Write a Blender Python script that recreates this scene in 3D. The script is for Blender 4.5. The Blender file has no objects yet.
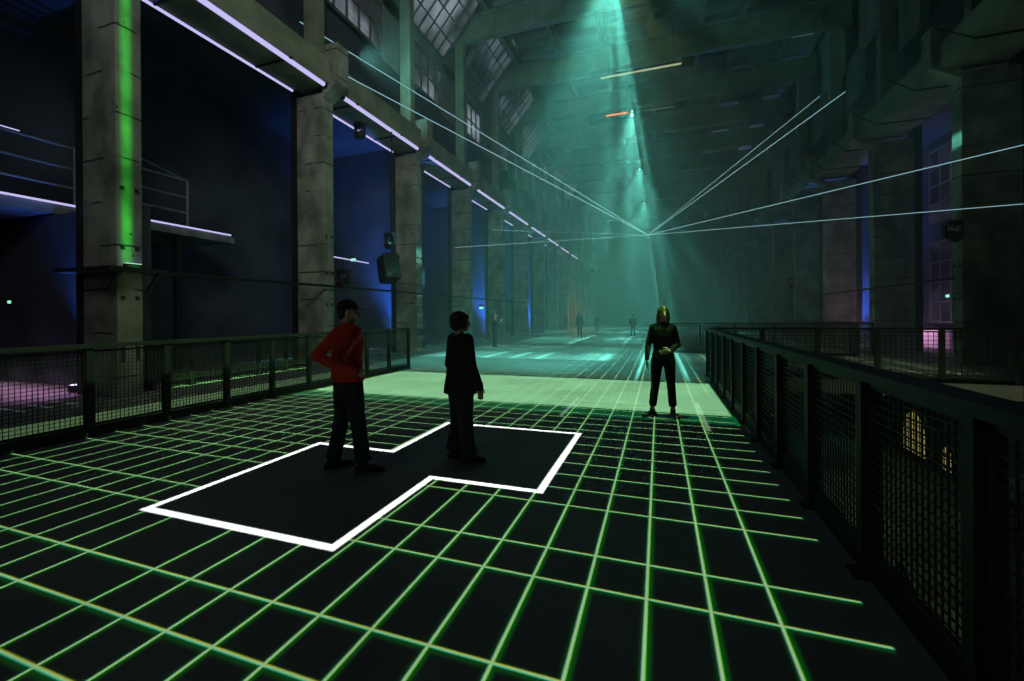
import bpy, bmesh, math, random
from mathutils import Vector, Matrix
random.seed(7)
C = bpy.context.scene.collection
PI = math.pi
scene = bpy.context.scene

# ------------------------------------------------------------------ camera, world, exposure
# hall axis = +Y, right = +X, up = +Z, the camera stands at the origin, 1.65 m above the platform floor
F, YAW, ROLL, HZ, H = 426.0, math.radians(19.03), math.radians(-0.42), 316.0, 1.65
cam = bpy.data.cameras.new('camera')
cam.sensor_fit = 'HORIZONTAL'; cam.sensor_width = 36.0
cam.lens = F / 1024 * 36.0
cam.shift_y = -(340.5 - HZ) / 1024
cam.clip_start = 0.05; cam.clip_end = 500
cam_o = bpy.data.objects.new('camera', cam); C.objects.link(cam_o)
cam_o.matrix_world = Matrix.Translation((0, 0, H)) @ Matrix.Rotation(YAW, 4, 'Z') @ Matrix.Rotation(PI / 2, 4, 'X') @ Matrix.Rotation(ROLL, 4, 'Z')
scene.camera = cam_o

scene.view_settings.view_transform = 'Standard'
scene.view_settings.look = 'None'
scene.view_settings.exposure = 0.0
scene.view_settings.gamma = 1.0
scene.view_settings.use_curve_mapping = False
scene.cycles.use_denoising = True
scene.cycles.max_bounces = 5
scene.cycles.diffuse_bounces = 2
scene.cycles.glossy_bounces = 2
scene.cycles.volume_bounces = 1
scene.cycles.transparent_max_bounces = 8
scene.cycles.sample_clamp_indirect = 2.0
scene.cycles.caustics_reflective = False
scene.cycles.caustics_refractive = False

world = bpy.data.worlds.new('world'); scene.world = world; world.use_nodes = True
world.node_tree.nodes['Background'].inputs[0].default_value = (0.25, 0.5, 0.6, 1)
world.node_tree.nodes['Background'].inputs[1].default_value = 0.006

# ------------------------------------------------------------------ node maths helper
class S:
    """a socket with arithmetic"""
    def __init__(s, nt, sock): s.nt = nt; s.s = sock
    def _m(s, op, *a, clamp=False):
        n = s.nt.nodes.new('ShaderNodeMath'); n.operation = op; n.use_clamp = clamp
        for i, v in enumerate((s,) + a):
            if isinstance(v, S): s.nt.links.new(v.s, n.inputs[i])
            else: n.inputs[i].default_value = float(v)
        return S(s.nt, n.outputs[0])
    def _lift(s, v):
        if isinstance(v, S): return v
        n = s.nt.nodes.new('ShaderNodeValue'); n.outputs[0].default_value = float(v); return S(s.nt, n.outputs[0])
    def __add__(s, o): return s._m('ADD', o)
    __radd__ = __add__
    def __mul__(s, o): return s._m('MULTIPLY', o)
    __rmul__ = __mul__
    def __sub__(s, o): return s._m('SUBTRACT', o)
    def __rsub__(s, o): return s._lift(o)._m('SUBTRACT', s)
    def __truediv__(s, o): return s._m('DIVIDE', o)
    def __rtruediv__(s, o): return s._lift(o)._m('DIVIDE', s)
    def __neg__(s): return s * -1.0
    def abs(s): return s._m('ABSOLUTE')
    def frac(s): return s._m('FRACT')
    def floor(s): return s._m('FLOOR')
    def max(s, o): return s._m('MAXIMUM', o)
    def min(s, o): return s._m('MINIMUM', o)
    def gt(s, o): return s._m('GREATER_THAN', o)
    def lt(s, o): return s._m('LESS_THAN', o)
    def pow(s, o): return s._m('POWER', o)
    def atan2(s, o): return s._m('ARCTAN2', o)
    def clamp(s): return s._m('ADD', 0.0, clamp=True)
    def step(s, a, b):
        """smooth 0->1 while s goes a->b (a > b gives the falling side)"""
        n = s.nt.nodes.new('ShaderNodeMapRange'); n.interpolation_type = 'SMOOTHSTEP'
        rev = not isinstance(a, S) and not isinstance(b, S) and a > b
        s.nt.links.new(s.s, n.inputs['Value'])
        lo, hi = (b, a) if rev else (a, b)
        for k, v in (('From Min', lo), ('From Max', hi)):
            if isinstance(v, S): s.nt.links.new(v.s, n.inputs[k])
            else: n.inputs[k].default_value = v
        n.inputs['To Min'].default_value = 1.0 if rev else 0.0
        n.inputs['To Max'].default_value = 0.0 if rev else 1.0
        return S(s.nt, n.outputs['Result'])

def band(v, a, b, soft=0.01):
    return v.step(a - soft, a + soft) * v.step(b + soft, b - soft)

def noise(nt, x, y, scale, z=0.0, detail=2.0):
    c = nt.nodes.new('ShaderNodeCombineXYZ')
    for i, v in enumerate((x, y, z)):
        if isinstance(v, S): nt.links.new(v.s, c.inputs[i])
        else: c.inputs[i].default_value = v
    n = nt.nodes.new('ShaderNodeTexNoise'); n.inputs['Scale'].default_value = scale; n.inputs['Detail'].default_value = detail
    nt.links.new(c.outputs[0], n.inputs['Vector'])
    return S(nt, n.outputs['Fac'])

def rgb(nt, r, g, b):
    c = nt.nodes.new('ShaderNodeCombineColor')
    for i, v in enumerate((r, g, b)):
        if isinstance(v, S): nt.links.new(v.s, c.inputs[i])
        else: c.inputs[i].default_value = v
    return c.outputs[0]

# ------------------------------------------------------------------ lights
def light(name, kind, loc, energy, color=(1, 1, 1), radius=0.0, rot=None, **kw):
    l = bpy.data.lights.new(name, kind); l.energy = energy; l.color = color
    if kind in ('POINT', 'SPOT'): l.shadow_soft_size = radius
    for k, v in kw.items(): setattr(l, k, v)
    o = bpy.data.objects.new(name, l); C.objects.link(o); o.location = loc
    if rot is not None: o.rotation_euler = rot
    return o

def aim(o, target):
    o.rotation_euler = (Vector(target) - o.location).to_track_quat('-Z', 'Y').to_euler()

def gobo(l):
    """node tree of a lamp with the direction of the ray as components (lamp unrotated = world axes)"""
    l.data.use_nodes = True
    nt = l.data.node_tree
    em = next(n for n in nt.nodes if n.type == 'EMISSION')
    tc = nt.nodes.new('ShaderNodeTexCoord')
    sp = nt.nodes.new('ShaderNodeSeparateXYZ'); nt.links.new(tc.outputs['Normal'], sp.inputs[0])
    return nt, em, S(nt, sp.outputs[0]), S(nt, sp.outputs[1]), S(nt, sp.outputs[2])

GX0, GSX, GY0, GSY = -0.083, 0.342, 1.525, 0.355

def grid_projector(px, py, pz, y0, y1, energy, lateral_gain=1.0):
    """a video projector under the roof that throws the line pattern on the floor between y0 and y1"""
    o = light('grid_projector_light', 'POINT', (px, py, pz), energy)
    nt, em, nx, ny, nz = gobo(o)
    down = (nz * -1.0).max(0.02)
    X = nx / down * pz + px
    Y = ny / down * pz + py
    comp = (1.0 / down); comp = comp * comp * comp * (pz * pz / 100.0)
    area = band(Y, y0, y1, 0.02) * nz.lt(-0.05)
    plat = band(X, -7.47, 1.08, 0.01); platl = band(X, -7.56, 1.08, 0.01)
    ticks = band(X, -7.56, -7.47, 0.01)
    cross = band(X, 1.08, 8.3, 0.05) * band(Y, 13.6, 19.6, 0.05)
    grow = Y.step(3.0, 34.0) * 0.014
    # the cells of the pattern that are switched off
    GSYl = GSY if y0 < 5 else GSY * 2
    ky = ((Y - GY0) / GSY + 0.5).floor()
    kx = ((X - GX0) / GSX + 0.5).floor()
    def is_k(k, v): return (k - v).abs().lt(0.25)
    off_y = (is_k(ky, 2.0) + is_k(ky, 5.0)).clamp() * Y.lt(5.0)
    off_x = (is_k(kx, -10.0) * Y.lt(12.0) + is_k(kx, 3.0) * Y.lt(9.5)).clamp()
    lateral_on = (1.0 - off_y) * Y.gt(0.9)
    def gx(shift, w, h):
        d = (((X - GX0 + shift) / GSX + 0.5).frac() - 0.5).abs() * GSX
        return d.step(grow + w, grow + h) * -1.0 + 1.0
    def gy(shift, w, h):
        d = (((Y - GY0 + shift) / GSYl + 0.5).frac() - 0.5).abs() * GSYl
        return d.step(grow + w, grow + h) * -1.0 + 1.0
    def chan(sx, sy, w, h, ax=1.0, ay=1.0):
        vx = gx(sx, w, h) * (1.0 - off_x) * (1.0 - ticks) * ax
        vy = gy(sy, w, h) * lateral_on * ay * lateral_gain
        return vx.max(vy)
    r = chan(-0.003, -0.0035, 0.001, 0.014, 0.48, 0.48)
    g = chan(-0.004, 0.000, 0.002, 0.018, 0.75, 0.72)
    g2 = chan(-0.010, 0.012, 0.004, 0.042, 0.10, 0.06)
    b = chan(-0.001, 0.0025, 0.001, 0.015, 0.36, 0.34)
    g = g.max(g2)
    # outlined dark figure
    def box(x0, x1, ya, yb, s=0.012): return band(X, x0, x1, s) * band(Y, ya, yb, s)
    if y0 < 5:
        hw = 0.036
        inn = box(-4.22 + hw, -2.22 - hw, 2.46 + hw, 4.46 - hw).max(box(-3.10 + hw, -1.07 - hw, 3.86 + hw, 5.92 - hw))
        out = box(-4.22 - hw, -2.22 + hw, 2.46 - hw, 4.46 + hw).max(box(-3.10 - hw, -1.07 + hw, 3.86 - hw, 5.92 + hw))
        inn = inn.max(box(-3.10 - hw * 1.3, -2.22 + hw * 1.3, 3.86 + hw * 0, 4.46, 0.012) * 0.0)
        # band of light across the platform, its dim green foot and the streaks in it
        fill = band(X, -7.42, 1.10, 0.02) * band(Y, 7.66, 11.1, 0.02)
        foot = band(X, -7.5, 1.14, 0.02) * band(Y, 7.05, 7.66, 0.05)
        st = noise(nt, X * 0.5, Y * 9.0, 1.0) * 0.5 + 0.62
        extra = band(X, -1.57, -1.51, 0.02) * band(Y, 6.9, 8.6, 0.02) + band(X, 0.62, 0.69, 0.02) * band(Y, 6.6, 8.7, 0.02)
        rim = (band(X, -7.5, 1.13, 0.02) * band(Y, 7.0, 11.15, 0.02)) * (1.0 - band(X, -7.42, 1.09, 0.02))
        sidefill = band(X, -9.35, -7.95, 0.03) * band(Y, 0.5, 12.0, 0.1)
        sn = noise(nt, X * 3.0, Y * 3.0, 1.0) * 0.8 + 0.5
        platf = (1.0 - out) * platl
        keep = platf * (1.0 - fill * 0.35)
        back = band(X, -11.3, -10.9, 0.03)
        dash = band(X, -11.6, -10.72, 0.02) * gy(0.0, 0.002, 0.02) * Y.lt(5.3)
        bright = back * band(Y, 7.0, 11.2, 0.1) * 1.7
        ol = (out - inn).clamp()
        R = r * keep + fill * st * 0.40 + ol * 2.2 + sidefill * sn * 0.12 + bright * 0.14 + dash * 0.2 + extra * 0.2
        G = g * keep + fill * st * 0.95 + foot * 0.10 + ol * 2.4 + sidefill * sn * 0.22 + bright * 0.42 + dash * 0.3 + rim * 0.1 + extra * 0.3
        B = b * keep + fill * st * 0.46 + foot * 0.03 + ol * 2.2 + sidefill * sn * 0.09 + bright * 0.10 + dash * 0.25 + extra * 0.2
    else:
        def outl(x0, x1, ya, yb, hw=0.07):
            a = box(x0 - hw, x1 + hw, ya - hw, yb + hw); i = box(x0 + hw, x1 - hw, ya + hw * 1.5, yb - hw * 1.5)
            return a, i
        keep = plat
        cgx = ((((X - GX0) / (GSX * 2.5) + 0.5).frac() - 0.5).abs() * GSX * 2.5).step(0.05, 0.02)
        cgy = ((((Y - GY0) / 0.71 + 0.5).frac() - 0.5).abs() * 0.71).step(0.05, 0.02)
        cl = cgx.max(cgy * 0.8) * cross
        wide = band(X, -12.5, -7.6, 0.1) * 0.45
        glow = band(X, -13.0, 1.1, 0.5)
        A = I = None
        figs = [(-8.9, -6.1, 20.6, 22.3), (-7.4, -5.0, 29.6, 32.6), (-2.6, 0.4, 30.6, 33.6), (-7.0, -4.4, 38.0, 42.0)]
        for f in figs:
            if f[3] < y0 or f[2] > y1: continue
            a, i = outl(*f)
            A = a if A is None else A.max(a); I = i if I is None else I.max(i)
        k2 = keep.max(wide)
        if A is not None:
            k2 = k2 * (1.0 - A); ol = (A - I).clamp()
        R = r * k2 * 0.6 + glow * 0.004 + cl * 0.35; G = g * k2 * 1.3 + glow * 0.030 + cl * 0.5; B = b * k2 * 1.7 + glow * 0.024 + cl * 0.2
        if A is not None:
            R = R + ol * 0.55; G = G + ol * 0.8; B = B + ol * 0.6
    m = area * comp
    nt.links.new(rgb(nt, R * m, G * m, B * m), em.inputs['Color'])
    return o

HAZE = 0.010
FLOOR_ALB = 0.17
K = 13200.0
grid_projector(-1.0, 6.8, 12.5, -1.5, 12.35, K)
KF = 9800.0
grid_projector(-1.66, 17.2, 15.65, 12.35, 24.5, KF, 0.8)
grid_projector(-1.66, 30.6, 15.65, 24.5, 37.0, KF * 0.85, 0.5)
grid_projector(-1.66, 43.0, 15.65, 37.0, 50.0, KF * 0.4, 0.3)
grid_projector(-1.66, 56.3, 15.65, 50.0, 72.0, KF * 0.2, 0.2)

def fan_projector(x, y, z, energy, prof, color, seed, streaks=(), vr=0.09, vf=0.34, fill=0.14):
    """effect head under the roof: thin sheets of light along the hall that show as rays in the haze
    prof = (u0, u1, gain) ranges of the sideways spread, streaks = (u, half width, gain)"""
    o = light('fan_projector_light', 'POINT', (x, y, z), energy, color, radius=0.0)
    nt, em, nx, ny, nz = gobo(o)
    down = (nz * -1.0).max(0.02)
    u = nx / down; v = ny / down
    on = nz.lt(-0.1)
    prf = None
    for (a, b_, g_) in prof:
        q = band(u, a, b_, 0.02) * g_; prf = q if prf is None else prf + q
    n1 = noise(nt, u, v * 0.15, 8.0, seed, 0.0).step(0.38, 0.70)
    n2 = noise(nt, u, 0.0, 30.0, seed + 3.0, 0.0).step(0.50, 0.72)
    thin = band(v, -vr, vr, 0.02); wide = band(v, -vf, vf, 0.1)
    val = prf * on * ((n1 * 0.35 + n2 * 0.7) * thin + (n1 * 0.8 + 0.6) * wide * fill)
    for (c, w, s) in streaks:
        val = val + band(u, c - w, c + w, w * 0.6) * wide * on * s
    nt.links.new(rgb(nt, val, val, val), em.inputs['Color'])
    return o

TEAL = (0.20, 1.0, 0.80)
UX = -1.66
E1 = 30000
fan_projector(UX, 17.2, 15.65, E1 * 2.0, ((-0.50, 0.165, 1.5), (0.165, 0.34, 0.30)), TEAL, 1.0,
              ((-0.80, 0.025, 0.3), (1.25, 0.03, 0.3), (0.070, 0.003, 1.0), (0.096, 0.003, 0.5), (0.119, 0.002, 0.5), (0.150, 0.003, 0.8)))
fan_projector(UX, 30.6, 15.65, E1 * 1.6, ((-0.45, 0.165, 1.0), (0.165, 1.0, 0.15)), TEAL, 5.0, ((-0.02, 0.003, 0.8), (-.22, 0.005, 1.2)))
fan_projector(UX, 43.0, 15.65, E1 * 1.5, ((-0.65, 0.65, 0.9),), TEAL, 9.0, ((-.1, .004, .6),))
fan_projector(UX, 56.3, 15.65, E1 * 1.5, ((-0.6, 0.6, 0.8),), TEAL, 12.0)

# ------------------------------------------------------------------ materials
def mat(name, color, rough=0.8, metallic=0.0, spec=0.3):
    m = bpy.data.materials.new(name); m.use_nodes = True
    b = m.node_tree.nodes['Principled BSDF']
    b.inputs['Base Color'].default_value = (*color, 1); b.inputs['Roughness'].default_value = rough
    b.inputs['Metallic'].default_value = metallic; b.inputs['Specular IOR Level'].default_value = spec
    return m

def mottled(name, c1, c2, scale=2.0, rough=0.85, detail=8.0, bump=0.2, stretch=(1, 1, 1), spec=0.3, metallic=0.0):
    m = mat(name, c1, rough, metallic, spec); nt = m.node_tree; b = nt.nodes['Principled BSDF']
    tc = nt.nodes.new('ShaderNodeTexCoord'); mp = nt.nodes.new('ShaderNodeMapping'); mp.inputs['Scale'].default_value = stretch
    nt.links.new(tc.outputs['Object'], mp.inputs[0])
    n = nt.nodes.new('ShaderNodeTexNoise'); n.inputs['Scale'].default_value = scale; n.inputs['Detail'].default_value = detail
    nt.links.new(mp.outputs[0], n.inputs['Vector'])
    r = nt.nodes.new('ShaderNodeValToRGB'); r.color_ramp.elements[0].position = 0.35; r.color_ramp.elements[1].position = 0.68
    r.color_ramp.elements[0].color = (*c1, 1); r.color_ramp.elements[1].color = (*c2, 1)
    nt.links.new(n.outputs['Fac'], r.inputs[0]); nt.links.new(r.outputs[0], b.inputs['Base Color'])
    bp = nt.nodes.new('ShaderNodeBump'); bp.inputs['Strength'].default_value = bump; bp.inputs['Distance'].default_value = 0.02
    nt.links.new(n.outputs['Fac'], bp.inputs['Height']); nt.links.new(bp.outputs[0], b.inputs['Normal'])
    return m

def glow(name, color, strength):
    m = bpy.data.materials.new(name); m.use_nodes = True; nt = m.node_tree
    nt.nodes.remove(nt.nodes['Principled BSDF'])
    e = nt.nodes.new('ShaderNodeEmission'); e.inputs[0].default_value = (*color, 1); e.inputs[1].default_value = strength
    nt.links.new(e.outputs[0], nt.nodes['Material Output'].inputs[0])
    try: m.cycles.emission_sampling = 'NONE'
    except Exception: pass
    return m

def column_concrete(name, c1, c2):
    """board-marked concrete: mottling, dark joints every lift, blotches"""
    m = mottled(name, c1, c2, 1.7, 0.9, 10, 0.5, (1, 1, 0.55)); nt = m.node_tree; b = nt.nodes['Principled BSDF']
    tc = nt.nodes.new('ShaderNodeTexCoord'); sp = nt.nodes.new('ShaderNodeSeparateXYZ'); nt.links.new(tc.outputs['Object'], sp.inputs[0])
    x, y, z = (S(nt, sp.outputs[i]) for i in range(3))
    wob = noise(nt, x, y, 3.0) * 0.06
    joint = (((z + wob) / 0.92).frac() - 0.5).abs().step(0.015, 0.03)
    blot = noise(nt, x * 2.0, y * 2.0, 1.4, 2.0, 4.0)
    cv = nt.nodes.new('ShaderNodeCombineXYZ')
    for i, q in enumerate((x, y, z)): nt.links.new(q.s, cv.inputs[i])
    v = nt.nodes.new('ShaderNodeTexVoronoi'); v.inputs['Scale'].default_value = 3.1; nt.links.new(cv.outputs[0], v.inputs['Vector'])
    hole = S(nt, v.outputs['Distance']).step(0.05, 0.10)
    n2 = nt.nodes.new('ShaderNodeTexNoise'); n2.inputs['Scale'].default_value = 0.9; n2.inputs['Detail'].default_value = 5; nt.links.new(cv.outputs[0], n2.inputs['Vector'])
    dirt = S(nt, n2.outputs['Fac']).step(0.30, 0.55) * 0.6 + 0.4
    f = joint.max(S(nt, n2.outputs['Fac']).step(0.52, 0.46)) * hole * dirt
    src = b.inputs['Base Color'].links[0].from_socket
    mx = nt.nodes.new('ShaderNodeMix'); mx.data_type = 'RGBA'
    nt.links.new(f.s, mx.inputs['Factor'])
    mx.inputs['A'].default_value = (c1[0] * .22, c1[1] * .22, c1[2] * .22, 1)
    nt.links.new(src, mx.inputs['B']); nt.links.new(mx.outputs['Result'], b.inputs['Base Color'])
    return m

M = {}
M['concrete'] = column_concrete('column_concrete', (0.12, 0.12, 0.108), (0.28, 0.28, 0.25))
M['beam'] = mottled('beam_concrete', (0.11, 0.12, 0.09), (0.20, 0.21, 0.165), 1.2, 0.9, 8, 0.3)
M['wall'] = mottled('wall_render', (0.022, 0.028, 0.042), (0.055, 0.062, 0.085), 0.6, 0.9, 8, 0.3)
M['floor'] = mottled('black_floor', (FLOOR_ALB * .85,) * 3, (FLOOR_ALB * 1.15,) * 3, 0.8, 0.62, 8, 0.05, spec=0.25)
M['low'] = mottled('lower_floor', (0.10, 0.11, 0.09), (0.22, 0.23, 0.19), 0.5, 0.8)
M['steel'] = mat('dark_steel', (0.022, 0.025, 0.025), 0.6, 0.5)
M['steel_pale'] = mottled('worn_grey_steel', (0.12, 0.13, 0.13), (0.22, 0.23, 0.23), 3.0, 0.55, 6, 0.1, metallic=0.3)
M['mesh'] = mat('mesh_wire', (0.03, 0.033, 0.033), 0.6, 0.5)
M['roof'] = mottled('roof_deck', (0.12, 0.14, 0.14), (0.24, 0.26, 0.26), 0.5, 0.9, 8, 0.3, (1, 3, 1))
M['black'] = mat('black_plastic', (0.015, 0.015, 0.017), 0.5)
M['led'] = glow('violet_led', (0.62, 0.58, 1.0), 0.9)
M['sky'] = glow('dusk_glass', (0.42, 0.52, 0.62), 0.30)
M['skyr'] = glow('dim_dusk_glass', (0.25, 0.32, 0.62), 0.09)
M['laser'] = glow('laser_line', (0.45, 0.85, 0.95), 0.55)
M['laser_hot'] = glow('laser_source', (0.7, 1.0, 0.95), 1.5)
M['orange'] = glow('orange_tube', (1.0, 0.20, 0.06), 1.8)
M['warm'] = glow('warm_tube', (0.75, 0.80, 0.50), 0.6)
M['yellow'] = glow('yellow_window', (0.62, 0.55, 0.18), 0.35)
M['exit'] = glow('exit_green', (0.3, 1.0, 0.6), 1.2)

# ------------------------------------------------------------------ mesh helpers
def link(name, bm, m, parent=None, smooth=False):
    me = bpy.data.meshes.new(name); bm.to_mesh(me); bm.free()
    if smooth:
        for p in me.polygons: p.use_smooth = True
    o = bpy.data.objects.new(name, me)
    if m is not None: me.materials.append(m)
    C.objects.link(o)
    if parent is not None: o.parent = parent
    return o

def box(bm, x0, y0, z0, x1, y1, z1, bev=0.0):
    vs = [bm.verts.new(p) for p in ((x0, y0, z0), (x1, y0, z0), (x1, y1, z0), (x0, y1, z0), (x0, y0, z1), (x1, y0, z1), (x1, y1, z1), (x0, y1, z1))]
    fs = [bm.faces.new([vs[i] for i in f]) for f in ((0, 3, 2, 1), (4, 5, 6, 7), (0, 1, 5, 4), (1, 2, 6, 5), (2, 3, 7, 6), (3, 0, 4, 7))]
    if bev > 0:
        es = list({e for f in fs for e in f.edges})
        bmesh.ops.bevel(bm, geom=es, offset=bev, segments=2, affect='EDGES', profile=0.5)

def bar(bm, p, q, w, h=None, up=(0, 0, 1)):
    """rectangular bar between two points, w wide, h deep along `up`"""
    h = h or w
    p, q = Vector(p), Vector(q); d = (q - p).normalized(); u = Vector(up)
    if abs(d.dot(u)) > 0.98: u = Vector((0, 1, 0))
    s = d.cross(u).normalized(); u = s.cross(d).normalized()
    vs = []
    for c in (p, q):
        for a, b in ((-1, -1), (1, -1), (1, 1), (-1, 1)): vs.append(bm.verts.new(c + s * a * w / 2 + u * b * h / 2))
    for f in ((3, 2, 1, 0), (4, 5, 6, 7), (0, 1, 5, 4), (1, 2, 6, 5), (2, 3, 7, 6), (3, 0, 4, 7)): bm.faces.new([vs[i] for i in f])

def tube(bm, pts, r, n=10, cap=True):
    """tube through points; r a number or one per point"""
    pts = [Vector(p) for p in pts]
    rs = r if isinstance(r, (list, tuple)) else [r] * len(pts)
    rings = []
    for i, p in enumerate(pts):
        d = (pts[min(i + 1, len(pts) - 1)] - pts[max(i - 1, 0)]).normalized()
        u = Vector((0, 0, 1)) if abs(d.z) < 0.9 else Vector((1, 0, 0))
        s = d.cross(u).normalized(); u = s.cross(d)
        rings.append([bm.verts.new(p + (s * math.cos(2 * PI * k / n) + u * math.sin(2 * PI * k / n)) * rs[i]) for k in range(n)])
    for a, b in zip(rings, rings[1:]):
        for k in range(n): bm.faces.new((a[k], a[(k + 1) % n], b[(k + 1) % n], b[k]))
    if cap: bm.faces.new(rings[0][::-1]); bm.faces.new(rings[-1])

def prism(bm, poly, z0, z1, axis='z'):
    """extrude a polygon; axis = direction of extrusion"""
    def P(a, b, c): return {'z': (a, b, c), 'y': (a, c, b), 'x': (c, a, b)}[axis]
    lo = [bm.verts.new(P(a, b, z0)) for a, b in poly]; hi = [bm.verts.new(P(a, b, z1)) for a, b in poly]
    n = len(poly)
    bm.faces.new(lo[::-1]); bm.faces.new(hi)
    for i in range(n): bm.faces.new((lo[i], lo[(i + 1) % n], hi[(i + 1) % n], hi[i]))
    bmesh.ops.recalc_face_normals(bm, faces=bm.faces)

def B(): return bmesh.new()

def tag(o, label=None, cat=None, group=None, kind=None):
    if label: o['label'] = label
    if cat: o['category'] = cat
    if group: o['group'] = group
    if kind: o['kind'] = kind
    return o

def thing(name, label, cat, loc=(0, 0, 0), rz=0.0, group=None):
    o = bpy.data.objects.new(name, None); C.objects.link(o); o.location = loc; o.rotation_euler = (0, 0, rz)
    return tag(o, label, cat, group)

def structure(name, bm, m):
    o = link(name, bm, m); o['kind'] = 'structure'; return o

def copy_tree(o, parent=None):
    c = o.copy(); C.objects.link(c)
    if parent is not None: c.parent = parent
    for ch in [k for k in bpy.data.objects if k.parent == o]: copy_tree(ch, c)
    return c

# ------------------------------------------------------------------ the hall shell
XL, XR, YE, ZR = -17.0, 13.2, 86.0, 20.5
C0, CP = 5.67, 5.78                                        # first column and the bay length
def colY(k): return C0 + CP * k
bm = B()
box(bm, XL, -12, -0.35, 1.24, YE, 0)                       # platform floor left of the stair well
box(bm, 1.24, 12.75, -0.35, XR, 19.9, 0)                   # crossing behind the well
box(bm, 7.7, -12, -0.35, XR, 12.75, 0)                     # right aisle
box(bm, 1.24, 33.0, -0.35, XR, YE, 0)
box(bm, 7.7, 19.9, -0.35, XR, 33.0, 0)
structure('floor', bm, M['floor'])
bm = B(); box(bm, -1.0, -12, -6.7, XR, 40, -6.4); structure('floor', bm, M['low'])
bm = B(); box(bm, XL - .4, -12, -0.35, XL, YE, ZR); structure('wall_left', bm, M['wall'])
bm = B(); box(bm, XR, -12, -6.7, XR + .4, YE, ZR); structure('wall_right', bm, M['wall'])
bm = B(); box(bm, XL, YE, -0.35, XR, YE + .4, ZR); structure('wall_back', bm, M['wall'])
bm = B(); box(bm, -1.4, -12, -6.4, -1.0, 40, -0.36); box(bm, -1.0, 39.6, -6.4, XR, 40, -0.36); structure('wall_lower', bm, M['low'])
bm = B(); box(bm, XL, -12, ZR, XR, YE, ZR + .3); structure('ceiling', bm, M['roof'])
bm = B(); box(bm, XL, -12, 10.35, -12.05, YE, 10.6); structure('ceiling_aisle_left', bm, M['wall'])
bm = B(); box(bm, 10.6, -12, 10.35, XR, YE, 10.6); structure('ceiling_aisle_right', bm, M['wall'])
bm = B(); box(bm, -12.35, -12, 10.6, -12.05, YE, 13.6); structure('wall_upper_left', bm, M['wall'])
bm = B(); box(bm, 10.5, -12, 10.6, 10.8, YE, 13.6); structure('wall_upper_right', bm, M['wall'])
for k in (0, 2, 4, 6):                                     # cross walls of the left aisle
    bm = B(); dy = .75 if k == 0 else 1.6; box(bm, XL, colY(k) + dy, 0, -11.3, colY(k) + dy + .3, 4.3 if k == 0 else 10.35); structure('wall_aisle_left', bm, M['wall'])
for k in (4, 6, 8):
    bm = B(); box(bm, 9.6, colY(k) + 1.6, 0, XR, colY(k) + 1.9, 10.35); structure('wall_aisle_right', bm, M['wall'])

# clerestory and roof glazing: frame with bars, a pane behind
wn = [0]
def glazing(origin, ax, ay, nx, ny, glass, bar_w=0.09):
    """window in the plane spanned by ax, ay (full size vectors), nx x ny panes"""
    o0, ax, ay = Vector(origin), Vector(ax), Vector(ay); n = ax.cross(ay).normalized()
    wn[0] += 1
    fr = B()
    for i in range(nx + 1):
        p = o0 + ax * (i / nx); bar(fr, p, p + ay, bar_w, bar_w, n)
    for j in range(ny + 1):
        p = o0 + ay * (j / ny); bar(fr, p, p + ax, bar_w, bar_w, n)
    o = structure('window_%d' % wn[0], fr, M['steel_pale'])
    g = B()
    q = [o0 - n * .03, o0 + ax - n * .03, o0 + ax + ay - n * .03, o0 + ay - n * .03]
    lo = [g.verts.new(v) for v in q]; hi = [g.verts.new(v - n * .02) for v in q]
    g.faces.new(lo); g.faces.new(hi[::-1])
    for i in range(4): g.faces.new((lo[i], hi[i], hi[(i + 1) % 4], lo[(i + 1) % 4]))
    link('pane', g, glass, o)
    return o

def mat_glass(name, c, s, seed):
    """panes of uneven brightness, lit from outside"""
    m = glow(name, c, s); nt = m.node_tree; e = next(n for n in nt.nodes if n.type == 'EMISSION')
    tc = nt.nodes.new('ShaderNodeTexCoord'); sp = nt.nodes.new('ShaderNodeSeparateXYZ'); nt.links.new(tc.outputs['Object'], sp.inputs[0])
    y, z = S(nt, sp.outputs[1]), S(nt, sp.outputs[2])
    cv = nt.nodes.new('ShaderNodeCombineXYZ'); nt.links.new((y / .74).floor().s, cv.inputs[0]); nt.links.new((z / .66 + seed).floor().s, cv.inputs[1])
    wn_ = nt.nodes.new('ShaderNodeTexWhiteNoise'); wn_.noise_dimensions = '2D'; nt.links.new(cv.outputs[0], wn_.inputs['Vector'])
    q = (S(nt, wn_.outputs['Value']) * 0.6 + 0.4) * noise(nt, y, z, 0.35, seed).step(0.40, 0.62) * s + s * 0.07
    nt.links.new(q.s, e.inputs[1]); return m
M['gl_bright'] = mat_glass('dusk_glass_bright', (0.60, 0.70, 0.80), 0.42, 3.3)
M['gl_dim'] = mat_glass('dusk_glass_dim', (0.45, 0.65, 0.75), 0.16, 1.3)
M['gl_blue'] = mat_glass('dusk_glass_blue', (0.28, 0.42, 0.75), 0.14, 5.1)
M['gl_violet'] = mat_glass('aisle_glass_violet', (0.42, 0.38, 0.75), 0.055, 7.7)
for k in range(1, 12):
    y = colY(k) + .9
    glazing((-12.0, y + .3, 17.0), (0, CP - 1.6, 0), (2.9, 0, 3.3), 6, 5, M['gl_bright'] if k < 3 else M['gl_dim'], .08)
    glazing((-12.05, y + .5, 13.9), (0, CP - 2.0, 0), (0, 0, 2.1), 5, 2, M['gl_bright'] if k < 4 else M['gl_dim'])
for k in range(3, 10):
    y = colY(k) + .9
    glazing((5.2, y + .5, ZR - .08), (1.6, 0, 0), (0, CP - 3.0, 0), 2, 2, M['gl_blue'])
    glazing((8.4, y + .5, ZR - .08), (1.5, 0, 0), (0, CP - 2.4, 0), 2, 2, M['gl_blue'])
bm = B()
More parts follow.
